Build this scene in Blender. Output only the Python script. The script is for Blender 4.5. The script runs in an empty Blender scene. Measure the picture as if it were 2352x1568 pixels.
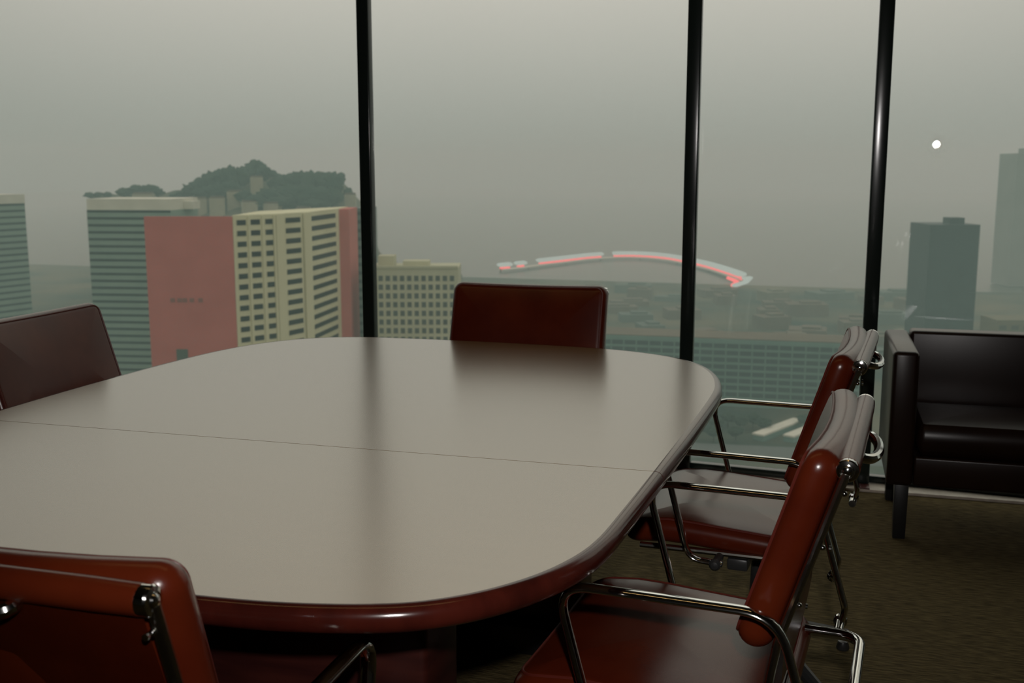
import bpy, bmesh, math, random
from math import sin, cos, pi, radians, atan, tan, sqrt
from mathutils import Vector, Matrix, noise

random.seed(7)
scene = bpy.context.scene
COL = scene.collection

# ------------------------------------------------------------------ camera
F_PX, CX, CY = 2450.0, 1176.0, 784.0          # photo taken as 2352 x 1568
EYE = 1.30
PITCH = atan(396.0 / F_PX)
YAW = radians(16.05)
cam_d = bpy.data.cameras.new('camera')
cam_d.sensor_width = 36.0
cam_d.lens = 36.0 * F_PX / 2352.0
cam_d.clip_start = 0.02
cam_d.clip_end = 9000
cam_d.dof.use_dof = True
cam_d.dof.focus_distance = 2.1
cam_d.dof.aperture_fstop = 8.0
cam = bpy.data.objects.new('camera', cam_d)
COL.objects.link(cam)
cam.location = (0, 0, EYE)
cam.rotation_euler = (pi / 2 - PITCH, 0, YAW)
scene.camera = cam

FW = Vector((-sin(YAW) * cos(PITCH), cos(YAW) * cos(PITCH), -sin(PITCH)))
RT = Vector((cos(YAW), sin(YAW), 0))
UP = RT.cross(FW)
HF = Vector((-sin(YAW), cos(YAW), 0))

def pt(px, py, depth):
    """world point seen at a pixel, `depth` metres ahead measured along the ground"""
    d = FW * F_PX + RT * (px - CX) - UP * (py - CY)
    return Vector((0, 0, EYE)) + d * (depth / d.dot(HF))

# ------------------------------------------------------------------ sky, light, exposure
world = bpy.data.worlds.new('overcast_sky')
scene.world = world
world.use_nodes = True
wn, wl = world.node_tree.nodes, world.node_tree.links
wn.clear()
w_out = wn.new('ShaderNodeOutputWorld')
w_bg = wn.new('ShaderNodeBackground')
w_tc = wn.new('ShaderNodeTexCoord')
w_sep = wn.new('ShaderNodeSeparateXYZ')
w_map = wn.new('ShaderNodeMapRange')
w_map.inputs['From Min'].default_value = -0.05
w_map.inputs['From Max'].default_value = 0.6
w_ramp = wn.new('ShaderNodeValToRGB')
w_ramp.color_ramp.elements[0].position = 0.0
w_ramp.color_ramp.elements[0].color = (0.22, 0.272, 0.248, 1)
w_ramp.color_ramp.elements[1].position = 1.0
w_ramp.color_ramp.elements[1].color = (1.08, 1.09, 1.0, 1)
e = w_ramp.color_ramp.elements.new(0.09); e.color = (0.30, 0.345, 0.315, 1)
e = w_ramp.color_ramp.elements.new(0.30); e.color = (0.55, 0.545, 0.495, 1)
e = w_ramp.color_ramp.elements.new(0.60); e.color = (0.86, 0.805, 0.68, 1)
w_noise = wn.new('ShaderNodeTexNoise')
w_noise.inputs['Scale'].default_value = 1.6
w_noise.inputs['Detail'].default_value = 3
w_mul = wn.new('ShaderNodeMapRange')
w_mul.inputs['To Min'].default_value = 0.93
w_mul.inputs['To Max'].default_value = 1.07
w_bg.inputs['Strength'].default_value = 1.0
wl.new(w_tc.outputs['Generated'], w_sep.inputs[0])
wl.new(w_sep.outputs['Z'], w_map.inputs['Value'])
wl.new(w_map.outputs[0], w_ramp.inputs[0])
wl.new(w_tc.outputs['Generated'], w_noise.inputs['Vector'])
wl.new(w_noise.outputs['Fac'], w_mul.inputs['Value'])
wl.new(w_ramp.outputs[0], w_bg.inputs['Color'])
# lens falloff painted into the sky: brightest at upper mid-view, dimmer around it
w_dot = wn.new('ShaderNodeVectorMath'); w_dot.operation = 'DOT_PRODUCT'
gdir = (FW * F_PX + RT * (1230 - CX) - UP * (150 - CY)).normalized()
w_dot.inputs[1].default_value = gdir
w_falloff = wn.new('ShaderNodeMapRange'); w_falloff.interpolation_type = 'SMOOTHSTEP'
w_falloff.inputs['From Min'].default_value = 0.70
w_falloff.inputs['From Max'].default_value = 1.0
w_falloff.inputs['To Min'].default_value = 0.66
w_falloff.inputs['To Max'].default_value = 1.10
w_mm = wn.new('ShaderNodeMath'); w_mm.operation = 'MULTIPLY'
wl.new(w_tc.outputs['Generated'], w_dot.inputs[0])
wl.new(w_dot.outputs['Value'], w_falloff.inputs['Value'])
wl.new(w_falloff.outputs[0], w_mm.inputs[0])
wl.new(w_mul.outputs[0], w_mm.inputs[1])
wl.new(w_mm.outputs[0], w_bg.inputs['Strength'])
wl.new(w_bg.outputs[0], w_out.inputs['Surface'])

# the camera's own flash, mounted above and right of the lens
fl_d = bpy.data.lights.new('camera_flash', 'SPOT')
fl_d.energy = 88.0
fl_d.color = (1.0, 0.96, 0.93)
fl_d.shadow_soft_size = 0.022
fl_d.spot_size = radians(84)
fl_d.spot_blend = 1.0
fl = bpy.data.objects.new('camera_flash', fl_d)
COL.objects.link(fl)
fl.location = (0.05, -0.03, EYE + 0.19)
fl.rotation_euler = cam.rotation_euler

vs = scene.view_settings
vs.view_transform = 'Standard'
vs.look = 'None'
vs.exposure = 0.0
vs.gamma = 1.0
vs.use_curve_mapping = False
scene.cycles.use_denoising = True
scene.cycles.volume_bounces = 1
scene.cycles.transparent_max_bounces = 16

# ------------------------------------------------------------------ helpers
def link(o, parent=None):
    COL.objects.link(o)
    if parent is not None:
        o.parent = parent
    return o

def tag(o, label, cat, group=None):
    o['label'] = label
    o['category'] = cat
    if group:
        o['group'] = group
    return o

def struct(o, label=None):
    o['kind'] = 'structure'
    if label:
        o['label'] = label
    return o

def empty(name, loc=(0, 0, 0), rz=0.0):
    o = bpy.data.objects.new(name, None)
    o.empty_display_size = 0.1
    o.location = loc
    o.rotation_euler = (0, 0, rz)
    return link(o)

def finish(bm, name, mat, parent=None, smooth=True, loc=None, angle=0.6):
    bmesh.ops.recalc_face_normals(bm, faces=bm.faces[:])
    me = bpy.data.meshes.new(name)
    bm.to_mesh(me)
    bm.free()
    if smooth:
        for p in me.polygons:
            p.use_smooth = True
        me.set_sharp_from_angle(angle=angle)
    me.materials.append(mat)
    o = bpy.data.objects.new(name, me)
    link(o, parent)
    if loc is not None:
        o.location = loc
    return o

def copy_tree(o, parent=None):
    c = o.copy()
    COL.objects.link(c)
    c.parent = parent
    for ch in list(o.children):
        copy_tree(ch, c)
    return c

def add_box(bm, c, s, bevel=0.0, seg=2, rot=None):
    r = bmesh.ops.create_cube(bm, size=1.0)
    vs_ = r['verts']
    for v in vs_:
        v.co = Vector((v.co.x * s[0], v.co.y * s[1], v.co.z * s[2]))
    if bevel > 0:
        ed = list({e_ for v in vs_ for e_ in v.link_edges})
        rb = bmesh.ops.bevel(bm, geom=ed, offset=bevel, segments=seg, affect='EDGES', profile=0.5)
        vs_ = list({v for f in rb['faces'] for v in f.verts} | {v for v in vs_ if v.is_valid})
    for v in vs_:
        if rot is not None:
            v.co = rot @ v.co
        v.co += Vector(c)

def add_tube(bm, pts, r, n=10, closed=False, flat=1.0):
    pts = [Vector(p) for p in pts]
    m = len(pts)
    tang = []
    for i in range(m):
        a = pts[(i - 1) % m] if (closed or i > 0) else pts[i]
        b = pts[(i + 1) % m] if (closed or i < m - 1) else pts[i]
        tang.append((b - a).normalized())
    ref = Vector((0, 0, 1)) if abs(tang[0].z) < 0.9 else Vector((1, 0, 0))
    u = (ref - tang[0] * ref.dot(tang[0])).normalized()
    rings = []
    for i in range(m):
        u = (u - tang[i] * u.dot(tang[i])).normalized()
        w = tang[i].cross(u)
        rr = r[i] if isinstance(r, (list, tuple)) else r
        rings.append([bm.verts.new(pts[i] + u * (cos(2 * pi * k / n) * rr) + w * (sin(2 * pi * k / n) * rr * flat)) for k in range(n)])
    for i in range(m if closed else m - 1):
        A, B = rings[i], rings[(i + 1) % m]
        for k in range(n):
            bm.faces.new((A[k], A[(k + 1) % n], B[(k + 1) % n], B[k]))
    if not closed:
        bm.faces.new(rings[0][::-1])
        bm.faces.new(rings[-1])

def fillet(pts, rad, seg=6):
    pts = [Vector(p) for p in pts]
    rads = rad if isinstance(rad, (list, tuple)) else [rad] * len(pts)
    out = [pts[0]]
    for i in range(1, len(pts) - 1):
        a, b, c = pts[i - 1], pts[i], pts[i + 1]
        d1, d2 = (a - b), (c - b)
        l1, l2 = d1.length, d2.length
        d1.normalize(); d2.normalize()
        ang = d1.angle(d2)
        t = min(rads[i] / tan(ang / 2), l1 * 0.49, l2 * 0.49)
        p1, p2 = b + d1 * t, b + d2 * t
        for k in range(seg + 1):
            s = k / seg
            out.append(p1 * (1 - s) ** 2 + b * 2 * s * (1 - s) + p2 * s * s)
    out.append(pts[-1])
    return out

def add_lathe(bm, prof, n=20, axis='Z', c=(0, 0, 0)):
    """prof = [(radius, height)]"""
    rings = []
    for r, h in prof:
        ring = []
        for k in range(n):
            a = 2 * pi * k / n
            p = (r * cos(a), r * sin(a), h)
            if axis == 'X':
                p = (p[2], p[0], p[1])
            elif axis == 'Y':
                p = (p[0], p[2], p[1])
            ring.append(bm.verts.new(Vector(p) + Vector(c)))
        rings.append(ring)
    for A, B in zip(rings, rings[1:]):
        for k in range(n):
            bm.faces.new((A[k], A[(k + 1) % n], B[(k + 1) % n], B[k]))
    bm.faces.new(rings[0][::-1])
    bm.faces.new(rings[-1])

def rrect(hw, hh, R, nc=6, ne=6):
    R = max(min(R, hw * 0.98, hh * 0.98), 0.0015)
    pts = []
    cs = [(hw - R, hh - R, 0), (-hw + R, hh - R, pi / 2), (-hw + R, -hh + R, pi), (hw - R, -hh + R, 3 * pi / 2)]
    for i, (x, y, a0) in enumerate(cs):
        arc = [(x + R * cos(a0 + pi / 2 * k / nc), y + R * sin(a0 + pi / 2 * k / nc)) for k in range(nc + 1)]
        pts += arc
        nx, ny, na = cs[(i + 1) % 4]
        e0 = arc[-1]
        e1 = (nx + R * cos(na), ny + R * sin(na))
        for k in range(1, ne):
            s = k / ne
            pts.append((e0[0] * (1 - s) + e1[0] * s, e0[1] * (1 - s) + e1[1] * s))
    return pts

def cushion(w, h, t, R, r, crown, crown_b, fn):
    """rounded pad in (u, v, n) mapped to space by fn"""
    bm = bmesh.new()
    hw, hh = w / 2, h / 2
    mx = min(hw, hh)
    prof = []
    for k in (1.0, 0.7, 0.45, 0.2):
        prof.append((r + (mx * 0.96 - r) * k, -t / 2 - crown_b * (1 - (1 - k) ** 2.2)))
    for a in range(-90, 91, 15):
        ar = radians(a)
        prof.append((r * (1 - cos(ar)), (t / 2 - r) * (a / 90.0) + r * sin(ar)))
    for k in (0.2, 0.45, 0.7, 1.0):
        prof.append((r + (mx * 0.96 - r) * k, t / 2 + crown * (1 - (1 - k) ** 2.2)))
    rings = []
    for d, z in prof:
        rings.append([bm.verts.new(fn(u, v, z)) for u, v in rrect(hw - d, hh - d, R - d)])
    for A, B in zip(rings, rings[1:]):
        n = len(A)
        for k in range(n):
            bm.faces.new((A[k], A[(k + 1) % n], B[(k + 1) % n], B[k]))
    bm.faces.new(rings[0][::-1])
    bm.faces.new(rings[-1])
    return bm

UNIT = {}
def unit_box(mat):
    """shared one-metre box for repeated flat pieces"""
    if mat.name not in UNIT:
        me = bpy.data.meshes.new('piece_' + mat.name)
        b = bmesh.new()
        bmesh.ops.create_cube(b, size=1.0)
        b.to_mesh(me); b.free()
        me.materials.append(mat)
        UNIT[mat.name] = me
    return UNIT[mat.name]

# ------------------------------------------------------------------ materials
def principled(name, col, rough=0.5, metal=0.0, ior=1.5, coat=0.0, coat_r=0.1):
    m = bpy.data.materials.new(name)
    m.use_nodes = True
    b = m.node_tree.nodes['Principled BSDF']
    b.inputs['Base Color'].default_value = (*col, 1)
    b.inputs['Roughness'].default_value = rough
    b.inputs['Metallic'].default_value = metal
    b.inputs['IOR'].default_value = ior
    b.inputs['Coat Weight'].default_value = coat
    b.inputs['Coat Roughness'].default_value = coat_r
    return m

def noisy(m, c1, c2, scale, detail=4, stretch=(1, 1, 1), bump=0.0, bump_scale=None, lo=0.35, hi=0.65, dist=0.01):
    nt = m.node_tree
    b = nt.nodes['Principled BSDF']
    tc = nt.nodes.new('ShaderNodeTexCoord')
    mp = nt.nodes.new('ShaderNodeMapping')
    mp.inputs['Scale'].default_value = stretch
    nz = nt.nodes.new('ShaderNodeTexNoise')
    nz.inputs['Scale'].default_value = scale
    nz.inputs['Detail'].default_value = detail
    rp = nt.nodes.new('ShaderNodeValToRGB')
    rp.color_ramp.elements[0].position = lo
    rp.color_ramp.elements[0].color = (*c1, 1)
    rp.color_ramp.elements[1].position = hi
    rp.color_ramp.elements[1].color = (*c2, 1)
    nt.links.new(tc.outputs['Object'], mp.inputs['Vector'])
    nt.links.new(mp.outputs[0], nz.inputs['Vector'])
    nt.links.new(nz.outputs['Fac'], rp.inputs[0])
    nt.links.new(rp.outputs[0], b.inputs['Base Color'])
    if bump > 0:
        nb = nt.nodes.new('ShaderNodeTexNoise')
        nb.inputs['Scale'].default_value = bump_scale or scale
        nb.inputs['Detail'].default_value = 4
        bp = nt.nodes.new('ShaderNodeBump')
        bp.inputs['Strength'].default_value = bump
        bp.inputs['Distance'].default_value = dist
        nt.links.new(mp.outputs[0], nb.inputs['Vector'])
        nt.links.new(nb.outputs['Fac'], bp.inputs['Height'])
        nt.links.new(bp.outputs[0], b.inputs['Normal'])
    return m

M = {}
M['leather'] = noisy(principled('oxblood_leather', (0.2, 0.03, 0.015), 0.25, ior=1.45), (0.070, 0.0086, 0.0028), (0.100, 0.0145, 0.004), 6, bump=0.12, bump_scale=420, dist=0.0006)
M['piping'] = principled('piping_leather', (0.10, 0.014, 0.008), 0.45)
M['chrome'] = principled('chrome', (0.80, 0.80, 0.78), 0.09, metal=1.0)
M['dark_metal'] = principled('black_enamelled_metal', (0.03, 0.03, 0.03), 0.35)
M['bronze'] = principled('polished_aluminium', (0.55, 0.53, 0.48), 0.2, metal=1.0)
M['tabletop'] = noisy(principled('satin_table_veneer', (0.2, 0.1, 0.06), 0.23, ior=2.6, coat=0.6, coat_r=0.23), (0.19, 0.118, 0.045), (0.205, 0.13, 0.052), 5, stretch=(1, 10, 1))
M['rim'] = noisy(principled('red_lacquered_rim', (0.13, 0.02, 0.012), 0.16, ior=1.6), (0.035, 0.006, 0.004), (0.06, 0.010, 0.006), 6, stretch=(3, 3, 1))
M['base_wood'] = noisy(principled('dark_red_wood', (0.06, 0.012, 0.01), 0.35), (0.025, 0.005, 0.004), (0.045, 0.010, 0.007), 5, stretch=(1, 1, 9))
M['mullion'] = principled('dark_anodised_mullion', (0.016, 0.024, 0.021), 0.16)
M['curb'] = noisy(principled('pale_stone_ledge', (0.62, 0.54, 0.45), 0.45), (0.56, 0.48, 0.40), (0.68, 0.60, 0.50), 30)
M['shoe'] = principled('dark_red_mullion_shoe', (0.08, 0.014, 0.010), 0.4)
M['carpet'] = noisy(principled('olive_brown_carpet', (0.2, 0.15, 0.07), 0.95, ior=1.2), (0.07, 0.052, 0.024), (0.17, 0.128, 0.058), 60, stretch=(0.35, 2.2, 1), bump=0.9, bump_scale=130, dist=0.006)
M['wall'] = noisy(principled('warm_grey_wall', (0.30, 0.28, 0.25), 0.8), (0.075, 0.068, 0.06), (0.095, 0.087, 0.075), 3)
M['ceiling'] = noisy(principled('off_white_ceiling', (0.5, 0.48, 0.44), 0.9), (0.11, 0.105, 0.095), (0.13, 0.125, 0.11), 4)
M['sofa'] = noisy(principled('dark_brown_leather', (0.05, 0.012, 0.008), 0.30, ior=1.40), (0.012, 0.005, 0.003), (0.018, 0.007, 0.004), 5, bump=0.1, bump_scale=300, dist=0.0006)
M['black_leg'] = principled('black_wood_leg', (0.012, 0.012, 0.012), 0.4)

# glass: clear pane with its surface reflection
g = bpy.data.materials.new('window_glass')
g.use_nodes = True
gn, gl = g.node_tree.nodes, g.node_tree.links
gn.clear()
go = gn.new('ShaderNodeOutputMaterial')
gt = gn.new('ShaderNodeBsdfTransparent'); gt.inputs[0].default_value = (0.93, 0.95, 0.92, 1)
gg = gn.new('ShaderNodeBsdfGlossy'); gg.inputs['Roughness'].default_value = 0.0
gf = gn.new('ShaderNodeFresnel'); gf.inputs[0].default_value = 1.5
gm = gn.new('ShaderNodeMixShader')
gl.new(gf.outputs[0], gm.inputs[0]); gl.new(gt.outputs[0], gm.inputs[1]); gl.new(gg.outputs[0], gm.inputs[2])
gl.new(gm.outputs[0], go.inputs['Surface'])
M['glass'] = g

# ------------------------------------------------------------------ room shell
YW = 4.50
X0, X1, Y0, ZC = -5.2, 2.6, -3.2, 3.25
bm = bmesh.new(); add_box(bm, ((X0 + X1) / 2, (Y0 + YW + 0.10) / 2, -0.06), (X1 - X0 + 0.3, YW - Y0 + 0.10, 0.12))
struct(finish(bm, 'floor', M['carpet'], smooth=False))
bm = bmesh.new(); add_box(bm, ((X0 + X1) / 2, (Y0 + YW + 0.10) / 2, ZC + 0.06), (X1 - X0 + 0.3, YW - Y0 + 0.10, 0.12))
struct(finish(bm, 'ceiling', M['ceiling'], smooth=False))
bm = bmesh.new(); add_box(bm, ((X0 + X1) / 2, Y0 - 0.06, ZC / 2), (X1 - X0 + 0.3, 0.12, ZC))
struct(finish(bm, 'wall_back', M['wall'], smooth=False))
bm = bmesh.new(); add_box(bm, (X0 - 0.06, (Y0 + YW) / 2, ZC / 2), (0.12, YW - Y0, ZC))
struct(finish(bm, 'wall_left', M['wall'], smooth=False))
bm = bmesh.new(); add_box(bm, (X1 + 0.06, (Y0 + YW) / 2, ZC / 2), (0.12, YW - Y0, ZC))
struct(finish(bm, 'wall_right', M['wall'], smooth=False))

MX = [-5.17, -1.985, -0.5245, 0.2125, 1.0, 2.57]
CURB = 0.012
for i, x in enumerate(MX):
    bm = bmesh.new()
    add_box(bm, (x, YW + 0.025, (ZC + CURB) / 2), (0.057, 0.05, ZC - CURB - 0.002), bevel=0.007, seg=4)
    o = struct(finish(bm, 'trim_%d' % (i + 1), M['mullion'], angle=0.9))
    if 0 < i < 5:
        bm = bmesh.new()
        add_box(bm, (x, YW - 0.036, CURB + 0.002), (0.056, 0.066, 0.005), bevel=0.001)
        finish(bm, 'mullion_shoe', M['shoe'], o)
bm = bmesh.new(); add_box(bm, ((X0 + X1) / 2, YW - 0.005, CURB / 2), (X1 - X0, 0.13, CURB), bevel=0.002)
struct(finish(bm, 'baseboard_window', M['curb']))
SWING = radians(5.0)                      # the two narrower panes stand slightly askew in the bay
for i in range(len(MX) - 1):
    xa, xb = MX[i] + 0.0285, MX[i + 1] - 0.0285
    root = bpy.data.objects.new('window_%d' % (i + 1), None)
    root.empty_display_size = 0.1
    link(root)
    root.location = (xa, YW + 0.03, 0)
    if i in (2, 3):
        root.rotation_euler = (0, 0, -SWING)
        root.location.y += 0.025
    struct(root)
    w = xb - xa
    bm = bmesh.new(); add_box(bm, (w / 2, 0, CURB + 0.015), (w, 0.045, 0.028), bevel=0.003)
    finish(bm, 'bottom_rail', M['mullion'], root)
    bm = bmesh.new(); add_box(bm, (w / 2, 0, ZC - 0.025), (w, 0.045, 0.045), bevel=0.003)
    finish(bm, 'top_rail', M['mullion'], root)
    bm = bmesh.new()
    za, zb = CURB + 0.030, ZC - 0.049
    v = [bm.verts.new(p) for p in ((0, 0, za), (w, 0, za), (w, 0, zb), (0, 0, zb))]
    bm.faces.new(v)
    finish(bm, 'pane', M['glass'], root, smooth=False)

# ------------------------------------------------------------------ conference table
ZT = 0.74
ctrl = [(-0.234, 2.67), (-0.247, 2.35), (-0.264, 2.04), (-0.285, 1.70), (-0.299, 1.53), (-0.327, 1.425), (-0.372, 1.34),
        (-0.438, 1.265), (-0.520, 1.215), (-0.65, 1.182), (-0.80, 1.170), (-1.05, 1.165), (-1.30, 1.172), (-1.48, 1.19), (-1.62, 1.235),
        (-1.72, 1.32), (-1.785, 1.44), (-1.815, 1.60), (-1.835, 1.80), (-1.842, 2.05), (-1.840, 2.34), (-1.825, 2.65), (-1.795, 2.90),
        (-1.735, 3.08), (-1.63, 3.215), (-1.48, 3.285), (-1.28, 3.305), (-1.065, 3.308), (-0.84, 3.300), (-0.623, 3.277), (-0.48, 3.228), (-0.375, 3.155),
        (-0.305, 3.06), (-0.262, 2.94), (-0.240, 2.81)]
def catmull(P, n):
    out = []
    m = len(P)
    for i in range(m):
        p0, p1, p2, p3 = (Vector(P[(i + k - 1) % m]) for k in range(4))
        for k in range(n):
            t = k / n
            out.append(0.5 * ((2 * p1) + (p2 - p0) * t + (2 * p0 - 5 * p1 + 4 * p2 - p3) * t * t + (3 * p1 - p0 - 3 * p2 + p3) * t ** 3))
    return out
outline = catmull(ctrl, 6)
SEAM = 1.936
def half_arc(keep):
    """open run of outline points on one side of the seam, ends cut exactly on it"""
    n = len(outline)
    lim = SEAM + (0.0011 if keep > 0 else -0.0011)
    inside = [keep * (p.y - lim) > 0 for p in outline]
    s = next(i for i in range(n) if inside[i] and not inside[i - 1])
    run = []
    a, b = outline[s - 1], outline[s]
    run.append(a.lerp(b, (lim - a.y) / (b.y - a.y)))
    i = s
    while inside[i % n]:
        run.append(outline[i % n].copy()); i += 1
    a, b = outline[(i - 1) % n], outline[i % n]
    run.append(a.lerp(b, (lim - a.y) / (b.y - a.y)))
    return run
table = empty('conference_table', (-1.04, 2.24, 0))
tag(table, 'large rounded conference table with two leaves and a polished red-brown rim', 'table')
TB = Vector((-1.04, 2.24, 0))
for keep in (1, -1):
    arc = half_arc(keep)
    m = len(arc)
    nrm = []
    for i in range(m):
        t = (arc[min(i + 1, m - 1)] - arc[max(i - 1, 0)]).normalized()
        nr = Vector((t.y, -t.x))
        mid = arc[i] - Vector((-1.04, SEAM + keep * 0.55))
        if nr.dot(mid) < 0:
            nr = -nr
        if i in (0, m - 1):
            nr = Vector((1 if nr.x > 0 else -1, 0))
        nrm.append(nr)
    bm = bmesh.new()
    inn = [arc[i] - nrm[i] * 0.010 for i in range(m)]
    top = [bm.verts.new(Vector((p.x, p.y, ZT)) - TB) for p in inn]
    bot = [bm.verts.new(Vector((p.x, p.y, ZT - 0.034)) - TB) for p in inn]
    bm.faces.new(top); bm.faces.new(bot[::-1])
    for i in range(m):
        j = (i + 1) % m
        bm.faces.new((top[i], top[j], bot[j], bot[i]))
    leaf = finish(bm, 'table_leaf', M['tabletop'], table, smooth=False)
    bm = bmesh.new()
    prof = [(-0.010, 0.0002)] + [(-0.006 + 0.016 * sin(radians(a)), -0.019 + 0.019 * cos(radians(a))) for a in range(0, 181, 18)] + [(-0.010, -0.038)]
    rings = [[bm.verts.new(Vector((arc[i].x + nrm[i].x * d, arc[i].y + nrm[i].y * d, ZT + z)) - TB) for d, z in prof] for i in range(m)]
    for A, B in zip(rings, rings[1:]):
        for k in range(len(prof)):
            bm.faces.new((A[k], A[(k + 1) % len(prof)], B[(k + 1) % len(prof)], B[k]))
    bm.faces.new(rings[0]); bm.faces.new(rings[-1][::-1])
    finish(bm, 'rim', M['rim'], leaf, angle=0.9)
bm = bmesh.new()
add_box(bm, Vector((-1.06, 2.24, ZT - 0.055)) - TB, (1.16, 1.46, 0.036), bevel=0.004)
finish(bm, 'under_frame', M['black_leg'], table)
for yy in (1.58, 2.74):
    bm = bmesh.new()
    add_box(bm, Vector((-1.07, yy, 0.375)) - TB, (0.99, 0.16, 0.585), bevel=0.012, seg=3)
    ped = finish(bm, 'pedestal', M['base_wood'], table)
    bm = bmesh.new()
    add_box(bm, Vector((-1.07, yy, 0.041)) - TB, (1.04, 0.24, 0.08), bevel=0.006)
    finish(bm, 'plinth', M['black_leg'], ped)

# ------------------------------------------------------------------ chairs
REC = atan(0.080 / 0.255)
RIB_A = Vector((0, -0.150, 0.60))                  # foot of the back ribs
RD = Vector((0, -sin(REC), cos(REC)))              # up along the ribs
RN = Vector((0, cos(REC), sin(REC)))               # out of the front of the back
def make_chair():
    root = empty('office_chair')
    # seat
    seat_c, tilt = Vector((0, 0.0725, 0.427)), radians(3.5)
    def seat_fn(u, v, n):
        d = max(0.0, v - 0.0725)
        return seat_c + Vector((u, v * cos(tilt), v * sin(tilt) - 1.1 * d * d + n - 0.05 * (1 - (2 * u / 0.5) ** 2) * 0.1))
    seat = finish(cushion(0.50, 0.465, 0.062, 0.055, 0.026, 0.012, 0.0, seat_fn), 'seat', M['leather'], root)
    bm = bmesh.new()
    add_tube(bm, [seat_fn(u, v, 0.0285) for u, v in rrect(0.25 - 0.016, 0.2325 - 0.016, 0.042)], 0.0026, n=6, closed=True)
    finish(bm, 'seat_piping', M['piping'], seat)
    # backrest pad
    bc = RIB_A + RD * 0.124 + RN * 0.027
    def back_fn(u, v, n):
        bow = 0.018 * (2 * u / 0.52) ** 2
        roll = 0.35 * max(0.0, v - 0.10) ** 1.0 * max(0.0, v - 0.10) * 4.0
        return bc + Vector((u, 0, 0)) + RD * v + RN * (n + bow - 0.006)
    back = finish(cushion(0.520, 0.340, 0.057, 0.034, 0.026, 0.012, 0.0, back_fn), 'backrest', M['leather'], root)
    bm = bmesh.new()
    add_tube(bm, [back_fn(u, v, 0.0262) for u, v in rrect(0.260 - 0.014, 0.170 - 0.014, 0.023)], 0.0024, n=6, closed=True)
    finish(bm, 'backrest_piping', M['piping'], back)
    # rolled top and sling behind the pad
    top = RIB_A + RD * 0.278 - RN * 0.001
    bm = bmesh.new()
    add_lathe(bm, [(0.012, -0.242), (0.0175, -0.236), (0.0185, -0.18), (0.0185, 0.18), (0.0175, 0.236), (0.012, 0.242)], n=18, axis='X', c=top)
    finish(bm, 'back_roll', M['leather'], root)
    bm = bmesh.new()
    rows = [top - RN * 0.006 - RD * 0.012, top - RD * 0.10 - RN * 0.002, RIB_A + RD * 0.02, RIB_A + Vector((0, -0.002, -0.10)), Vector((0, -0.12, 0.445)), Vector((0, -0.05, 0.418))]
    rows = fillet(rows, 0.06, 4)
    grid = [[bm.verts.new(p + Vector((x, 0, 0)) - RN * 0.004 * cos(x / 0.24 * pi / 2)) for x in (-0.236, -0.16, -0.08, 0, 0.08, 0.16, 0.236)] for p in rows]
    for A, B in zip(grid, grid[1:]):
        for k in range(6):
            bm.faces.new((A[k], A[k + 1], B[k + 1], B[k]))
    ex = bmesh.ops.solidify(bm, geom=bm.faces[:], thickness=0.005)
    finish(bm, 'back_sling', M['leather'], root)
    # side ribs with screws, bolt caps at the top
    for s in (-1, 1):
        pth = fillet([top - RD * 0.004, RIB_A - RD * 0.015, Vector((0, -0.125, 0.45)), Vector((0, -0.06, 0.398)), Vector((0, 0.255, 0.392))], 0.07, 6)
        bm = bmesh.new()
        add_tube(bm, [p + Vector((s * 0.247, 0, 0)) for p in pth], 0.0085, n=10, flat=0.85)
        rib = finish(bm, 'side_rib', M['bronze'], root)
        for q in (0.035, 0.125, 0.225):
            bm = bmesh.new()
            add_lathe(bm, [(0.0042, -0.0125), (0.0042, -0.009), (0.001, -0.0145)][:2] + [], n=10, axis='Y', c=(0, 0, 0))
            bmesh.ops.create_icosphere(bm, subdivisions=2, radius=0.0045)
            o = finish(bm, 'screw', M['chrome'], rib, loc=top - RD * q - RN * 0.0085 + Vector((s * 0.244, 0, 0)))
        bm = bmesh.new()
        add_lathe(bm, [(0.012, -0.016), (0.0165, -0.015), (0.0172, -0.010), (0.0172, 0.001), (0.0155, 0.0035), (0.0110, 0.0045), (0.0100, 0.0035), (0.0085, 0.0040), (0.0070, 0.0068), (0.0035, 0.0085), (0.0005, 0.0088)], n=22, axis='X')
        if s < 0:
            bmesh.ops.scale(bm, vec=(-1, 1, 1), verts=bm.verts[:])
        finish(bm, 'bolt_cap', M['chrome'], root, loc=top + Vector((s * 0.246, 0, 0)), angle=0.5)
    # pull handle at the middle of the rolled top
    bm = bmesh.new()
    hp = top - RD * 0.016
    pts = [hp + Vector((-0.085 * cos(pi * k / 20), 0, 0)) - RN * (0.010 + 0.032 * sin(pi * k / 20) ** 0.7) for k in range(21)]
    add_tube(bm, pts, 0.0085, n=10)
    finish(bm, 'pull_handle', M['chrome'], root)
    # arm loops
    for s in (-1, 1):
        bm = bmesh.new()
        pts = fillet([(0, 0.045, 0.388), (0, 0.125, 0.392), (0, 0.196, 0.650), (0, -0.150, 0.650), (0, -0.215, 0.43), (0, -0.205, 0.392)], [0, 0.045, 0.045, 0.075, 0.04, 0], 8)
        add_tube(bm, [p + Vector((s * 0.298, 0, 0)) for p in pts], 0.0070, n=16, flat=1.75)
        arm = finish(bm, 'armrest', M['chrome'], root)
        for yy in (0.06, -0.206):
            bm = bmesh.new()
            add_lathe(bm, [(0.010, -0.010), (0.010, 0.042), (0.0135, 0.043), (0.0140, 0.052), (0.009, 0.058), (0.002, 0.060)], n=14, axis='X')
            if s < 0:
                bmesh.ops.scale(bm, vec=(-1, 1, 1), verts=bm.verts[:])
            finish(bm, 'arm_bolt', M['dark_metal'] if yy > 0 else M['chrome'], arm, loc=(s * 0.262, yy, 0.389 if yy > 0 else 0.40))
    # pedestal
    bm = bmesh.new()
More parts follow.
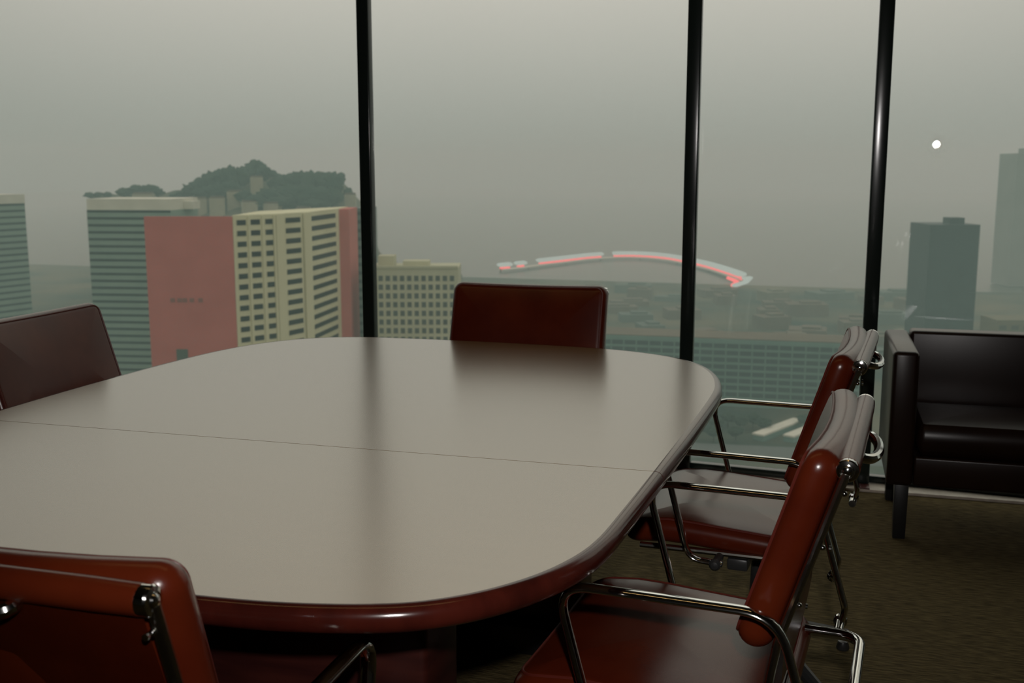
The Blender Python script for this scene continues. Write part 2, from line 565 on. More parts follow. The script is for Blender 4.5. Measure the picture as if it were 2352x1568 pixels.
    for s in (-1, 1):
        add_box(bm, (s * 0.115, 0.02, 0.368), (0.25, 0.05, 0.03), bevel=0.006, rot=None)
    add_box(bm, (0, 0.02, 0.365), (0.12, 0.16, 0.035), bevel=0.008)
    finish(bm, 'bracket', M['dark_metal'], root)
    bm = bmesh.new()
    add_lathe(bm, [(0.030, 0.085), (0.036, 0.09), (0.036, 0.15), (0.026, 0.155), (0.022, 0.30), (0.03, 0.31), (0.036, 0.352)], n=20)
    finish(bm, 'column', M['dark_metal'], root)
    for k in range(4):
        a = pi / 4 + k * pi / 2
        d = Vector((cos(a), sin(a), 0))
        bm = bmesh.new()
        add_tube(bm, [d * 0.02 + Vector((0, 0, 0.115)), d * 0.12 + Vector((0, 0, 0.098)), d * 0.30 + Vector((0, 0, 0.042))], [0.022, 0.020, 0.014], n=10)
        leg = finish(bm, 'base_leg', M['dark_metal'], root)
        bm = bmesh.new()
        add_lathe(bm, [(0.016, 0.0005), (0.018, 0.006), (0.0145, 0.02), (0.013, 0.024)], n=14)
        finish(bm, 'glide', M['dark_metal'], leg, loc=d * 0.288)
    return root

GR = 'red leather chairs around the conference table'
chairs = [
    ((-0.158, 1.850), radians(90 - 5.0), 'red leather chrome-armed chair nearest the camera on the right side of the table'),
    ((-0.112, 2.715), radians(90 - 5.5), 'red leather chair with chrome arms second along the right side, beside the dark sofa'),
    ((-0.930, 3.255), radians(180 + 0.3), 'dark leather chair at the far end of the table, back against the window view'),
    ((-1.970, 2.555), radians(-90), 'dark leather chair on the left side of the table, cut by the frame edge'),
    ((-0.886, 1.125), radians(0), 'orange-red leather chair in the lower left corner seen from behind'),
]
proto = make_chair()
for i, ((x, y), rz, lab) in enumerate(chairs):
    o = proto if i == 0 else copy_tree(proto)
    o.location = (x, y, 0)
    o.rotation_euler = (0, 0, rz)
    if i == 2:
        o.scale = (1.03, 1.03, 1.03)      # the far chair stands a touch taller
    tag(o, lab, 'chair', GR)
# only the nearest right-hand chair shows a chrome rail looping behind its seat
bm = bmesh.new()
pts = fillet([(-0.16, -0.15, 0.432), (-0.16, -0.252, 0.432), (0.17, -0.252, 0.432), (0.17, -0.15, 0.432)], 0.045, 8)
add_tube(bm, pts, 0.0105, n=14)
finish(bm, 'rear_rail', M['chrome'], proto)

# ------------------------------------------------------------------ ceiling light over the table
lamp = empty('ceiling_light', (-1.0, 1.75, ZC))
tag(lamp, 'long warm fluorescent fitting on the ceiling above the table', 'lamp')
bm = bmesh.new(); add_box(bm, (0, 0, -0.031), (2.6, 0.16, 0.06), bevel=0.006)
finish(bm, 'housing', M['dark_metal'], lamp)
wm = bpy.data.materials.new('warm_diffuser'); wm.use_nodes = True
wm.node_tree.nodes['Principled BSDF'].inputs['Base Color'].default_value = (0.8, 0.7, 0.5, 1)
wm.node_tree.nodes['Principled BSDF'].inputs['Emission Color'].default_value = (1.0, 0.62, 0.24, 1)
wm.node_tree.nodes['Principled BSDF'].inputs['Emission Strength'].default_value = 2.2
bm = bmesh.new(); add_box(bm, (0, 0, -0.066), (2.5, 0.12, 0.012), bevel=0.004)
finish(bm, 'diffuser', wm, lamp)

# ------------------------------------------------------------------ sofa by the window
sofa = empty('sofa', (0.96, 4.06, 0))
tag(sofa, 'boxy dark brown leather sofa standing in front of the window on the right', 'sofa')
SB = Vector((0.96, 4.06, 0))
def sbox(name, lo, hi, mat, bev, parent=None, seg=3):
    lo, hi = Vector(lo), Vector(hi)
    bm = bmesh.new()
    add_box(bm, (lo + hi) / 2 - SB, hi - lo, bevel=bev, seg=seg)
    return finish(bm, name, mat, parent or sofa, angle=0.9)
SXL, SXR, SYF, SYB, SZ = 0.262, 1.66, 3.855, 4.42, 0.678
def spad(name, cx_, cy_, cz_, w, h, t, R, r, crown, axes, mat=M['sofa']):
    ax = [Vector(a) for a in axes]
    c = Vector((cx_, cy_, cz_)) - SB
    return finish(cushion(w, h, t, R, r, crown, 0, lambda u, v, n: c + ax[0] * u + ax[1] * v + ax[2] * n), name, mat, sofa)
for s in (0, 1):
    xa = SXL if s == 0 else SXR - 0.088
    sbox('arm', (xa, SYF, 0.20), (xa + 0.088, SYB - 0.01, SZ), M['sofa'], 0.016)
sbox('back', (SXL + 0.09, SYB - 0.11, 0.20), (SXR - 0.09, SYB - 0.01, SZ + 0.01), M['sofa'], 0.014)
sbox('front_rail', (SXL + 0.09, SYF + 0.015, 0.20), (SXR - 0.09, SYF + 0.06, 0.305), M['sofa'], 0.008)
sbox('seat_deck', (SXL + 0.09, SYF + 0.06, 0.22), (SXR - 0.09, SYB - 0.12, 0.30), M['sofa'], 0.004)
spad('seat_cushion', (SXL + SXR) / 2, (SYF + SYB - 0.12) / 2 + 0.01, 0.362, SXR - SXL - 0.19, SYB - SYF - 0.15, 0.112, 0.03, 0.022, 0.012, ((1, 0, 0), (0, 1, 0), (0, 0, 1)))
for lx in (SXL + 0.055, SXR - 0.055):
    for ly in (SYF + 0.045, SYB - 0.06):
        bm = bmesh.new()
        add_box(bm, Vector((lx, ly, 0.1)) - SB, (0.048, 0.048, 0.199), bevel=0.003)
        for v in bm.verts:
            if v.co.z < 0.1:
                v.co.x += (lx - SB.x - v.co.x) * 0.12
        finish(bm, 'leg', M['black_leg'], sofa)

# ------------------------------------------------------------------ the city outside
ZG = -118.0                                   # street level below the office
M['pink'] = noisy(principled('pink_red_render', (0.42, 0.12, 0.10), 0.8), (0.50, 0.118, 0.095), (0.56, 0.14, 0.115), 0.08)
M['cream'] = noisy(principled('cream_concrete', (0.52, 0.49, 0.36), 0.8), (0.66, 0.62, 0.40), (0.72, 0.68, 0.45), 0.1)
M['pane_dark'] = principled('dark_window_glass', (0.012, 0.014, 0.014), 0.45, ior=1.25)
M['band_wall'] = noisy(principled('grey_green_cladding', (0.24, 0.30, 0.25), 0.6), (0.18, 0.26, 0.21), (0.21, 0.30, 0.24), 0.1)
M['band_dark'] = principled('dark_blue_window_band', (0.006, 0.014, 0.018), 0.45, ior=1.25)
M['white_roof'] = noisy(principled('pale_roof_concrete', (0.56, 0.55, 0.47), 0.8), (0.62, 0.60, 0.50), (0.70, 0.68, 0.57), 0.1)
M['sand_wall'] = noisy(principled('sand_concrete', (0.42, 0.41, 0.30), 0.85), (0.50, 0.485, 0.33), (0.56, 0.54, 0.37), 0.1)
M['pane_grey'] = principled('grey_window_glass', (0.07, 0.075, 0.06), 0.4)
M['teal_wall'] = noisy(principled('teal_grey_frame', (0.17, 0.24, 0.21), 0.6), (0.12, 0.22, 0.19), (0.14, 0.25, 0.21), 0.1)
M['pane_teal'] = principled('dark_teal_glass', (0.015, 0.035, 0.033), 0.35)
M['tower_wall'] = noisy(principled('slate_tower_cladding', (0.06, 0.085, 0.085), 0.6), (0.010, 0.026, 0.032), (0.016, 0.034, 0.040), 0.05)
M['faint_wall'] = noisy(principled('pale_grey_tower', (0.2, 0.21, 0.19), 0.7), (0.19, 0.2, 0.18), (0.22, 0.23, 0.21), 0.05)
M['green_wall'] = noisy(principled('dark_green_cladding', (0.07, 0.10, 0.08), 0.6), (0.065, 0.095, 0.075), (0.085, 0.115, 0.09), 0.05)
M['tree'] = noisy(principled('tree_foliage', (0.05, 0.075, 0.045), 0.9, ior=1.2), (0.012, 0.028, 0.018), (0.035, 0.055, 0.034), 0.5, bump=0.8, bump_scale=0.9, dist=1.5)
M['trunk'] = principled('tree_trunk', (0.05, 0.04, 0.03), 0.9)
M['hill'] = noisy(principled('hill_scrub', (0.16, 0.17, 0.10), 0.95, ior=1.2), (0.03, 0.045, 0.03), (0.15, 0.14, 0.09), 0.03, detail=8)
M['ground'] = noisy(principled('city_ground', (0.12, 0.13, 0.10), 0.95, ior=1.2), (0.025, 0.045, 0.035), (0.15, 0.125, 0.075), 0.012, detail=8)
M['water'] = noisy(principled('bay_water', (0.08, 0.11, 0.10), 0.35), (0.072, 0.080, 0.058), (0.085, 0.088, 0.064), 0.02)
M['brown_block'] = noisy(principled('brown_brick_block', (0.22, 0.15, 0.10), 0.9), (0.12, 0.075, 0.05), (0.16, 0.10, 0.065), 0.05)
M['block_a'] = noisy(principled('brown_block_wall', (0.12, 0.1, 0.07), 0.9), (0.12, 0.09, 0.06), (0.15, 0.115, 0.075), 0.05)
M['block_b'] = noisy(principled('sandy_block_wall', (0.17, 0.16, 0.11), 0.9), (0.16, 0.15, 0.10), (0.20, 0.18, 0.12), 0.05)
M['block_c'] = noisy(principled('green_block_wall', (0.09, 0.12, 0.1), 0.9), (0.085, 0.115, 0.095), (0.105, 0.135, 0.11), 0.05)
M['letters'] = principled('worn_dark_lettering', (0.26, 0.085, 0.07), 0.8)
M['street'] = principled('asphalt', (0.10, 0.11, 0.105), 0.9)
M['hill_house'] = noisy(principled('hill_house_wall', (0.50, 0.46, 0.34), 0.85), (0.33, 0.30, 0.20), (0.40, 0.36, 0.25), 0.2)

bm = bmesh.new()
v = [bm.verts.new(p) for p in ((-1600, 20, ZG), (1600, 20, ZG), (1600, 1130, ZG), (-1600, 1130, ZG))]
bm.faces.new(v)
struct(finish(bm, 'city_ground', M['ground'], smooth=False))
bm = bmesh.new()
v = [bm.verts.new(p) for p in ((-4000, 1130, ZG - 1), (4000, 1130, ZG - 1), (4000, 6000, ZG - 1), (-4000, 6000, ZG - 1))]
bm.faces.new(v)
struct(finish(bm, 'bay_water', M['water'], smooth=False))

ONES = ['', 'first', 'second', 'third', 'fourth', 'fifth', 'sixth', 'seventh', 'eighth', 'ninth', 'tenth', 'eleventh', 'twelfth', 'thirteenth', 'fourteenth',
        'fifteenth', 'sixteenth', 'seventeenth', 'eighteenth', 'nineteenth']
def ordinal(n):
    if n < 20:
        return ONES[n]
    tens = {2: ('twentieth', 'twenty'), 3: ('thirtieth', 'thirty'), 4: ('fortieth', 'forty')}[n // 10]
    return tens[0] if n % 10 == 0 else tens[1] + '-' + ONES[n % 10]

def ztop(py, depth, px=CX):
    return pt(px, py, depth).z

def prism(name, plan, z0, z1, mat, parent=None, base=None):
    bm = bmesh.new()
    base = base or Vector((0, 0, 0))
    lo = [bm.verts.new(Vector((p[0], p[1], z0)) - base) for p in plan]
    hi = [bm.verts.new(Vector((p[0], p[1], z1)) - base) for p in plan]
    bm.faces.new(lo[::-1]); bm.faces.new(hi)
    n = len(plan)
    for i in range(n):
        j = (i + 1) % n
        bm.faces.new((lo[i], lo[j], hi[j], hi[i]))
    return finish(bm, name, mat, parent, smooth=False)

def gp(px, py, depth):
    p = pt(px, py, depth)
    return Vector((p.x, p.y))

def panel(name, A, B, u, w, z, hgt, mat, parent, base, proud=0.12, thick=0.5):
    """flat piece set on the facade running from plan point A to B; u, w as fractions of it"""
    d = (B - A)
    L = d.length
    d.normalize()
    n = Vector((d.y, -d.x))                   # towards the office
    if n.dot(-A) < 0:
        n = -n
    c = A + d * (L * u) + n * (proud - thick / 2)
    o = bpy.data.objects.new(name, unit_box(mat))
    link(o, parent)
    o.location = Vector((c.x, c.y, z)) - base
    o.rotation_euler = (0, 0, math.atan2(d.y, d.x))
    o.scale = (L * w, thick, hgt)
    return o

def building(name, label, px, depth, group=None):
    b = gp(px, 600, depth)
    o = empty(name, (b.x, b.y, ZG))
    tag(o, label, 'building', group)
    return o, Vector((b.x, b.y, ZG))

# --- hotel with the pink wall and the cream window fronts
ht, hb = building('hotel_building', 'tall building with a blank pink wall and cream fronts of dark windows', 480, 335)
HP = [gp(330, 497, 320), gp(533, 497, 320), gp(630, 494, 331), gp(708, 489, 346), gp(778, 480, 377), gp(801, 480, 378)]
HZ = ztop(497, 320, 430)
back = HF.xy * 34
prism('pink_wall', [HP[0], HP[1], HP[1] + HF.xy * 1.2, HP[0] + HF.xy * 1.2], ZG, HZ, M['pink'], ht, hb)
prism('rear_block', [HP[0] + HF.xy * 1.2 + RT.xy * 0.5, HP[1] + HF.xy * 1.2, HP[1] + back, HP[0] + back + RT.xy * 4], ZG, HZ - 1.6, M['band_wall'], ht, hb)
prism('cream_front', [HP[1] + HF.xy * 0.3, HP[2], HP[3], HP[4], HP[4] + back * 0.6, HP[1] + back], ZG, HZ + 0.3, M['cream'], ht, hb)
prism('pink_end_wall', [HP[4], HP[5], HP[5] + back * 0.6, HP[4] + back * 0.6], ZG, HZ, M['pink'], ht, hb)
for r in range(15):
    z = ztop(512, 320, 550) - r * 3.24
    for u, w in ((0.20, 0.21), (0.53, 0.22), (0.86, 0.17)):
        panel('window', HP[1] + HF.xy * 0.3, HP[2], u, w, z, 1.55, M['pane_dark'], ht, hb)
    panel('window', HP[2], HP[3], 0.53, 0.43, z, 1.55, M['pane_dark'], ht, hb)
    panel('window', HP[3], HP[4], 0.47, 0.80, z, 1.5, M['pane_dark'], ht, hb)
for k, u in enumerate((0.0, 0.37, 0.70, 1.0)):
    panel('pier', HP[1] + HF.xy * 0.3, HP[2], min(max(u, 0.02), 0.98), 0.05, (ZG + HZ) / 2, HZ - ZG, M['cream'], ht, hb, proud=0.5)
for u, w in ((0.12, 0.22), (0.93, 0.22)):
    panel('pier', HP[2], HP[3], u, w, (ZG + HZ) / 2, HZ - ZG, M['cream'], ht, hb, proud=0.7)
for k, u in enumerate((0.28, 0.36, 0.42, 0.50, 0.60)):
    panel('letter', HP[0], HP[1], u, 0.05, ztop(689, 320, 420), 1.2, M['letters'], ht, hb, proud=0.16)
panel('opening', HP[0], HP[1], 0.36, 0.13, ztop(815, 320, 410), 3.6, M['green_wall'], ht, hb, proud=0.2)

# --- office slabs with horizontal window bands
def banded(name, label, pxs, py, depths, pitch_px, nb, roof, dz=0.0):
    t, b = building(name, label, (pxs[0] + pxs[1]) / 2, depths[0] + 15)
    A, B = gp(pxs[0], py, depths[0]), gp(pxs[1], py, depths[1])
    zt = ztop(py, depths[0], pxs[0])
    ab = (B - A).normalized()
    bk = Vector((-ab.y, ab.x)) * 30
    prism('wall', [A, B, B + bk, A + bk], ZG, zt, M['band_wall'], t, b)
    pitch = pitch_px * depths[0] / F_PX
    for k in range(nb):
        panel('window_band', A, B, 0.5, 0.995, zt - pitch * (k + 0.18), pitch * 0.36, M['band_dark'], t, b, proud=0.10)
    ph = roof * depths[0] / F_PX
    prism('parapet', [A + HF.xy * 0.5, B + HF.xy * 0.5, B + bk, A + bk], zt, zt + ph, M['white_roof'], t, b)
    return t, b, A, B, zt
t, b, A, B, zt = banded('banded_office', 'grey-green office slab with dark window bands left of the pink wall', (199, 392), 482, (470, 466), 15.9, 26, 25)
c = gp(398, 470, 480)
prism('roof_block', [c + RT.xy * -7, c + RT.xy * 9, c + RT.xy * 9 + HF.xy * 10, c + RT.xy * -7 + HF.xy * 10], zt, ztop(462, 480, 398), M['white_roof'], t, b)
banded('banded_office', 'paler banded office slab cut by the left edge of the view', (-150, 57), 473, (545, 590), 15.2, 24, 22)

# --- dark green block right of the hotel
t, b = building('green_block', 'dark green office block squeezed between the hotel and the window mullion', 815, 420)
A, B = gp(797, 478, 415), gp(850, 478, 415)
zt = ztop(478, 415, 815)
prism('wall', [A, B, B + HF.xy * 20, A + HF.xy * 20], ZG, zt, M['green_wall'], t, b)
for k in range(16):
    panel('window_band', A, B, 0.5, 0.96, zt - 2 - 3.3 * k, 1.4, M['band_dark'], t, b)

# --- sand coloured grid block
t, b = building('grid_block', 'sand coloured block with a grid of small windows behind the far chair', 950, 390)
A, B = gp(838, 620, 380), gp(1052, 620, 380)
zt = ztop(616, 380, 950)
prism('wall', [A, B, B + HF.xy * 22, A + HF.xy * 22], ZG, zt, M['sand_wall'], t, b)
prism('parapet', [A - HF.xy * 0.4, B - HF.xy * 0.4, B + HF.xy * 0.6, A + HF.xy * 0.6], zt, zt + 0.9, M['sand_wall'], t, b)
for c_ in range(11):
    for r in range(10):
        panel('window', A, B, (874 - 838 + c_ * 16.4) / 214.0, 0.046, zt - 3.6 - r * 3.15, 1.9, M['pane_grey'], t, b)
for k, (pa, pb, hh) in enumerate(((868, 905, 24), (925, 985, 12))):
    p0, p1 = gp(pa, 600, 388), gp(pb, 600, 388)
    prism('roof_block', [p0, p1, p1 + HF.xy * 8, p0 + HF.xy * 8], zt, zt + hh * 380 / F_PX, M['sand_wall'], t, b)

# --- long teal block beyond the right side of the table
t, b = building('teal_block', 'long low teal office block with rows of dark panes beyond the right chairs', 1670, 540)
A, B = gp(1376, 768, 548), gp(2010, 794, 515)
zt = ztop(768, 548, 1376)
prism('wall', [A, B, B + HF.xy * 26, A + HF.xy * 26], ZG, zt, M['teal_wall'], t, b)
NC, NR = 21, 9
for c_ in range(NC):
    for r in range(NR):
        panel('window', A, B, (c_ + 0.5) / NC, 0.90 / NC, zt - 3.4 - r * 3.55, 2.3, M['pane_teal'], t, b)
prism('roof', [A + HF.xy * 0.4, B + HF.xy * 0.4, B + HF.xy * 26, A + HF.xy * 26], zt, zt + 0.5, M['block_a'], t, b)

# --- right-hand tower and its neighbours
t, b = building('slate_tower', 'dark slate tower rising out of the haze above the sofa', 2195, 612)
A, B = gp(2137, 516, 600), gp(2252, 516, 600)
zt = ztop(516, 600, 2195)
prism('wall', [A, B, B + HF.xy * 30, A + HF.xy * 30], ZG, zt, M['tower_wall'], t, b)
p0, p1 = gp(2182, 505, 606), gp(2216, 505, 606)
prism('roof_block', [p0, p1, p1 + HF.xy * 10, p0 + HF.xy * 10], zt, ztop(500, 606, 2195), M['tower_wall'], t, b)
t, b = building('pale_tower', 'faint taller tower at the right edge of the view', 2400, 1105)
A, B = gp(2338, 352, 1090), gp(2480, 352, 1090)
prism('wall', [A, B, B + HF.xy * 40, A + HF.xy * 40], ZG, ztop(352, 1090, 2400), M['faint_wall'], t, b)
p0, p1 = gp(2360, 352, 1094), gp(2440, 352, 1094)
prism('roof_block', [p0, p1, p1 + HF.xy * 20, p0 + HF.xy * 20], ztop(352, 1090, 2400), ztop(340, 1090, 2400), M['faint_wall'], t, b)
t, b = building('sand_block', 'small pale block low at the right edge, above the sofa back', 2350, 560)
A, B = gp(2290, 735, 560), gp(2460, 735, 560)
zt = ztop(735, 560, 2350)
prism('wall', [A, B, B + HF.xy * 20, A + HF.xy * 20], ZG, zt, M['block_b'], t, b)
for c_ in range(6):
    panel('window', A, B, (c_ + 0.5) / 6, 0.10, zt - 4, 2.4, M['pane_grey'], t, b)

# --- low blocks of the waterfront, dissolved in the haze
def block(px, depth, w, h, d, kind, rot, label):
    mat = M[kind]
    c = gp(px, 700, depth)
    o = empty('waterfront_block', (c.x, c.y, ZG), YAW + rot)
    tag(o, label, 'building', 'low waterfront blocks lost in the haze')
    bm = bmesh.new()
    add_box(bm, (0, 0, h / 2), (w, d, h))
    finish(bm, 'wall', mat, o, smooth=False)
    bm = bmesh.new()
    add_box(bm, (w * 0.1, 0, h + 0.9), (w * 0.5, d * 0.5, 1.8))
    finish(bm, 'roof_block', mat, o, smooth=False)
rb = random.Random(3)
kinds = ['block_a', 'block_b', 'block_a', 'block_c']
word = {'block_a': 'brown', 'block_b': 'sandy', 'block_c': 'grey-green'}
spots = []
while len(spots) < 38:
    px = rb.uniform(1400, 2100) if len(spots) < 30 else rb.choice((rb.uniform(2262, 2420), rb.uniform(1060, 1400)))
    dep = rb.uniform(640, 1040)
    w, d = rb.uniform(16, 46), rb.uniform(14, 26)
    c = gp(px, 700, dep)
    if all((c - q[0]).length > (max(w, d) + q[1]) * 0.62 for q in spots):
        spots.append((c, max(w, d), px, dep, w, rb.uniform(4, 10), d, rb.choice(kinds), rb.uniform(-0.35, 0.35)))
spots.sort(key=lambda q: q[2])
for i, (c, _, px, dep, w, h, d, kind, rot) in enumerate(spots):
    block(px, dep, w, h, d, kind, rot, 'low %s block in the hazy waterfront quarter, %s from the left' % (word[kind], ordinal(i + 1)))

# --- curved pier with its red and white edge lights
def lit(name, col, strength):
    m = bpy.data.materials.new(name); m.use_nodes = True
    n = m.node_tree.nodes; n.clear()
    o_ = n.new('ShaderNodeOutputMaterial'); e_ = n.new('ShaderNodeEmission')
    e_.inputs[0].default_value = (*col, 1); e_.inputs[1].default_value = strength
    m.node_tree.links.new(e_.outputs[0], o_.inputs[0])
    return m
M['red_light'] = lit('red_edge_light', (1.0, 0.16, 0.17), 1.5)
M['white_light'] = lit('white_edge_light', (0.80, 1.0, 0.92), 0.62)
PD = 1180.0
arcp = [(1150, 618), (1190, 614), (1240, 607), (1300, 600), (1350, 594), (1410, 590), (1470, 590), (1530, 595), (1580, 604), (1630, 616), (1680, 632), (1708, 643)]
arcs = [Vector((p.x, p.y, 0)) for p in catmull([(1110, 622)] + [(a, b_) for a, b_ in arcp] + [(1735, 655)], 4)[4:-8]]
pier = empty('curved_pier', tuple(gp(1430, 600, PD)) + (ZG,))
tag(pier, 'glowing red and white curved pier arching across the hazy water', 'pier')
PB = Vector((*gp(1430, 600, PD), ZG))
def pier_pt(p, dy):
    # the deck follows the water plane: distance from where the sight line meets deck height
    d = pt(p.x, p.y + dy, 1.0) - Vector((0, 0, EYE))
    t_ = (ZG + 3.0 - EYE) / d.z
    return Vector((0, 0, EYE)) + d * t_
def strip(name, pts, h, mat, zoff, r):
    bm = bmesh.new()
    add_tube(bm, [p + Vector((0, 0, zoff)) - PB for p in pts], r, n=8, flat=h)
    return finish(bm, name, mat, pier)
segs = [(0, 2), (4, 5), (8, 18), (20, 44)]
lin = arcs
deck = [pier_pt(p, 0) for p in lin]
strip('deck', deck, 3.0, M['white_roof'], -1.0, 1.6)
for a, b_ in segs:
    b_ = min(b_, len(deck) - 1)
    strip('white_light_strip', deck[a:b_ + 1], 2.6, M['white_light'], 5.0, 2.6)
    strip('red_light_strip', deck[a:b_ + 1], 1.0, M['red_light'], 0.4, 2.3)
hook = [pier_pt(Vector(p), 0) for p in ((1708, 643), (1722, 642), (1712, 652), (1688, 660))]
strip('white_light_strip', hook, 2.0, M['white_light'], 2.0, 1.8)
hook2 = [pier_pt(Vector(p), 0) for p in ((1672, 640), (1694, 649), (1682, 657))]
strip('red_light_strip', hook2, 1.0, M['red_light'], 1.0, 1.9)
for i in range(0, len(deck), 6):
    bm = bmesh.new()
    add_lathe(bm, [(1.2, -3), (1.2, 2)], n=8)
    finish(bm, 'pile', M['brown_block'], pier, loc=deck[i] - Vector((0, 0, 1.5)) - PB)

# --- the hill behind the hotel
HD = 820.0
ridge = [(40, 760), (196, 760), (205, 455), (215, 448), (270, 446), (300, 436), (340, 433), (380, 446), (430, 440), (480, 420), (520, 408), (560, 398), (590, 392), (620, 402), (660, 410), (720, 412), (785, 414), (800, 435), (835, 470), (870, 590), (960, 620), (1060, 640)]
def ridge_y(px):
    for (a, ya), (b_, yb) in zip(ridge, ridge[1:]):
        if a <= px <= b_:
            return ya + (yb - ya) * (px - a) / (b_ - a)
    return 470
bm = bmesh.new()
rows = []
for j, (dd, fall) in enumerate(((-190, 1.0), (-140, 0.55), (-90, 0.26), (-45, 0.10), (0, 0.0), (60, 0.12), (140, 0.5), (220, 1.0))):
    row = []
    for px in range(40, 1061, 12):
        zt = ztop(ridge_y(px), HD, px)
        z = zt + (ZG - zt) * fall
        z += noise.noise(Vector((px * 0.03, j * 0.9, 0))) * 4 * (1 - fall)
        p = gp(px, 440, HD + dd)
        row.append(bm.verts.new((p.x, p.y, z)))
    rows.append(row)
for A_, B_ in zip(rows, rows[1:]):
    for k in range(len(A_) - 1):
        bm.faces.new((A_[k], A_[k + 1], B_[k + 1], B_[k]))
struct(finish(bm, 'hill', M['hill'], angle=3))

def hill_depth(px, base_y):
    """how far out the front slope of the hill meets the sight line to a base pixel"""
    zt = ztop(ridge_y(px), HD, px)
    need = max(0.0, base_y - ridge_y(px)) * HD / F_PX / (zt - ZG)
    for (d0, f0), (d1, f1) in zip(((0, 0.0), (-45, 0.10), (-90, 0.26), (-140, 0.55)), ((-45, 0.10), (-90, 0.26), (-140, 0.55), (-190, 1.0))):
        if need <= f1:
            return HD + d0 + (d1 - d0) * (need - f0) / (f1 - f0)
    return HD - 190
crowns = []
for sd in range(3):
    bm = bmesh.new()
    bmesh.ops.create_icosphere(bm, subdivisions=3, radius=1.0)
    for v in bm.verts:
        n1 = noise.noise(v.co * 2.2 + Vector((sd * 9, 0, 0))) * 0.55 + noise.noise(v.co * 5 + Vector((0, sd * 7, 0))) * 0.3
        v.co *= 1 + n1
    me = bpy.data.meshes.new('crown')
    bm.to_mesh(me); bm.free()
    for p in me.polygons: p.use_smooth = True
    me.materials.append(M['tree'])
    crowns.append(me)
bm = bmesh.new(); add_lathe(bm, [(0.16, -1.6), (0.09, 0.0)], n=8)
trunk_me = bpy.data.meshes.new('trunk'); bm.to_mesh(trunk_me); bm.free(); trunk_me.materials.append(M['trunk'])
def tree(px, py, wpx, hpx, depth, label, group):
    c = pt(px, py, depth)
    s = depth / F_PX
    o = empty('tree', (c.x, c.y, c.z - hpx * s * 0.9))
    tag(o, label, 'tree', group)
    cr = bpy.data.objects.new('crown', rb.choice(crowns)); link(cr, o)
    cr.location = (0, 0, hpx * s * 0.9)
    cr.scale = (wpx * s / 2, wpx * s / 2, hpx * s / 2)
    cr.rotation_euler = (0, 0, rb.uniform(0, 6))
    tk = bpy.data.objects.new('trunk', trunk_me); link(tk, o)
    tk.location = (0, 0, hpx * s * 0.6)
    tk.scale = (wpx * s / 3, wpx * s / 3, hpx * s * 0.5)
GT = 'dark trees on the hill behind the hotel'
tree(586, 382, 38, 30, HD - 6, 'rounded dark tree crowning the top of the hill', None)
hill_trees = [(572, 396, 30, 30), (606, 396, 32, 28), (626, 404, 30, 24), (648, 412, 26, 20), (420, 446, 30, 16), (402, 450, 26, 12), (520, 398, 24, 18), (497, 402, 22, 18), (476, 408, 22, 18), (546, 396, 22, 18), (676, 404, 24, 16), (705, 402, 24, 16), (732, 402, 24, 16), (756, 404, 24, 18), (784, 404, 16, 16), (800, 446, 22, 26), (205, 448, 20, 12), (225, 446, 18, 10), (247, 446, 16, 10), (285, 440, 30, 16), (312, 435, 36, 20), (342, 434, 36, 20), (362, 440, 24, 16),
                     (440, 436, 40, 26), (460, 426, 40, 34), (484, 416, 40, 36), (505, 412, 44, 44), (530, 408, 44, 44), (555, 404, 36, 40),
                     (470, 444, 46, 30), (500, 440, 48, 34), (530, 436, 44, 36), (640, 424, 40, 34), (662, 420, 44, 38), (690, 418, 44, 40),
                     (715, 420, 44, 44), (740, 420, 44, 44), (765, 422, 40, 46), (780, 412, 22, 26), (668, 446, 60, 36), (700, 448, 60, 40),
                     (735, 450, 60, 40), (620, 450, 60, 30), (590, 462, 46, 28), (765, 452, 40, 34), (560, 452, 36, 26), (640, 466, 60, 26), (720, 470, 60, 26)]
for i, (px, py, w, h) in enumerate(sorted(hill_trees)):
    tree(px, py, w * 1.05, h * 1.05, hill_depth(px, py + h * 0.6), 'dark hill tree behind the pink-walled building, %s crown from the left' % ordinal(i + 1), GT)
def house(px, py, wpx, hpx, depth, rot, i):
    c = pt(px, py, depth)
    s = depth / F_PX
    o = empty('hill_house', (c.x, c.y, c.z - 20), YAW + rot)
    tag(o, 'pale house on the wooded hill, %s from the left' % ordinal(i + 1), 'house', 'pale houses on the hill')
    bm = bmesh.new(); add_box(bm, (0, 0, 10 + hpx * s / 2), (wpx * s, 12, 20 + hpx * s))
    finish(bm, 'wall', M['hill_house'], o, smooth=False)
    bm = bmesh.new(); add_box(bm, (0, 0, 20 + hpx * s + 0.6), (wpx * s * 0.9, 11, 1.2))
    finish(bm, 'roof', M['brown_block'], o, smooth=False)
for i, a in enumerate(sorted([(590, 428, 32, 26, HD - 30, 0.2), (636, 430, 30, 22, HD - 25, -0.2), (540, 458, 36, 22, HD - 75, 0.1), (455, 472, 60, 20, HD - 90, 0.0), (500, 474, 40, 24, HD - 95, 0.2),
          (573, 478, 40, 18, HD - 90, 0.3), (628, 480, 40, 16, HD - 95, -0.1), (805, 466, 30, 24, HD - 40, 0.1), (330, 452, 50, 8, HD - 60, 0.1), (700, 486, 40, 10, HD - 96, 0)])):
    house(a[0], a[1], a[2] * 0.85, a[3] * 0.8, hill_depth(a[0], a[1] + 6), a[5], i)

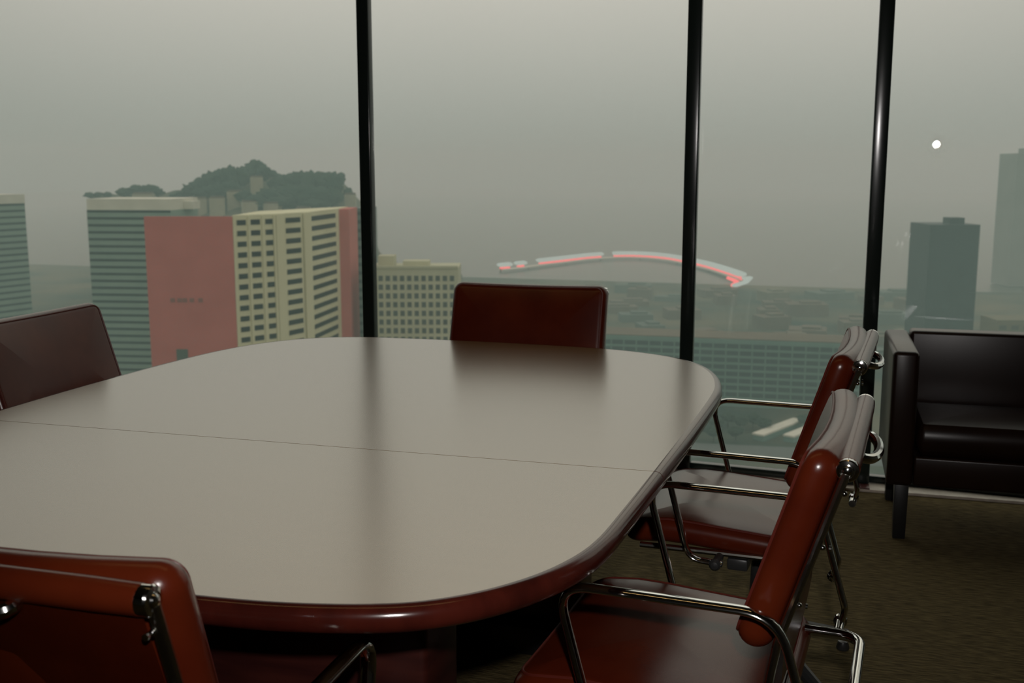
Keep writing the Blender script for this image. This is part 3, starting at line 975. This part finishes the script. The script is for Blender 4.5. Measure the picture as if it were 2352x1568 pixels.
# --- street level between the chairs
def slab(name, label, cat, px, py, w, d, h, mat, rot, parts=None):
    d0 = pt(px, py, 1.0) - Vector((0, 0, EYE))
    c = Vector((0, 0, EYE)) + d0 * ((ZG - EYE) / d0.z)
    o = empty(name, (c.x, c.y, ZG), YAW + rot)
    tag(o, label, cat)
    bm = bmesh.new(); add_box(bm, (0, 0, h / 2), (w, d, h))
    finish(bm, 'wall', M['teal_wall'], o, smooth=False)
    bm = bmesh.new(); add_box(bm, (0, 0, h + 0.4), (w * 1.03, d * 1.03, 0.8))
    finish(bm, 'roof', mat, o, smooth=False)
slab('shed_roof', 'long white shed roof at street level seen under the chrome arm', 'building', 1788, 994, 5.5, 38, 2.5, M['white_roof'], -0.72)
slab('shed_roof', 'shorter white shed roof half hidden by the nearer chair back', 'building', 1842, 1003, 5, 26, 2.5, M['white_roof'], -0.72)
bm = bmesh.new()
for (pa, pb) in (((1500, 1012), (2100, 1040)), ):
    q = []
    for px, py in ((pa[0], pa[1]), (pb[0], pb[1]), (pb[0], pb[1] + 34), (pa[0], pa[1] + 34)):
        d0 = pt(px, py, 1.0) - Vector((0, 0, EYE))
        c = Vector((0, 0, EYE)) + d0 * ((ZG + 0.15 - EYE) / d0.z)
        q.append(bm.verts.new(c))
    bm.faces.new(q)
struct(finish(bm, 'street', M['street'], smooth=False))
for i, (px, py) in enumerate(sorted([(1592, 962), (1618, 956), (1645, 968), (1672, 958), (1702, 965), (1730, 960), (1600, 985), (1640, 990), (1755, 970), (1850, 962), (1690, 990)])):
    d0 = pt(px, py, 1.0) - Vector((0, 0, EYE))
    dep = (ZG + 5 - EYE) / d0.z
    tree(px, py, 34, 22, dep, 'dark street tree below the teal block, %s from the left' % ordinal(i + 1), 'street trees below the teal block')

# ------------------------------------------------------------------ haze over the city
hz = bpy.data.materials.new('city_haze')
hz.use_nodes = True
hn = hz.node_tree.nodes
hn.clear()
ho = hn.new('ShaderNodeOutputMaterial')
hv = hn.new('ShaderNodeVolumeScatter')
hv.inputs['Color'].default_value = (0.53, 0.725, 0.71, 1)
hv.inputs['Density'].default_value = 0.00085
hv.inputs['Anisotropy'].default_value = 0.0
hz.node_tree.links.new(hv.outputs[0], ho.inputs['Volume'])
bm = bmesh.new()
add_box(bm, (0, 2508, (ZG - 5 + 70) / 2), (5000, 5000, 70 - ZG + 5))
o = finish(bm, 'haze', hz, smooth=False)
o['kind'] = 'stuff'
tag(o, 'grey-green haze lying over the city and the bay', 'haze')
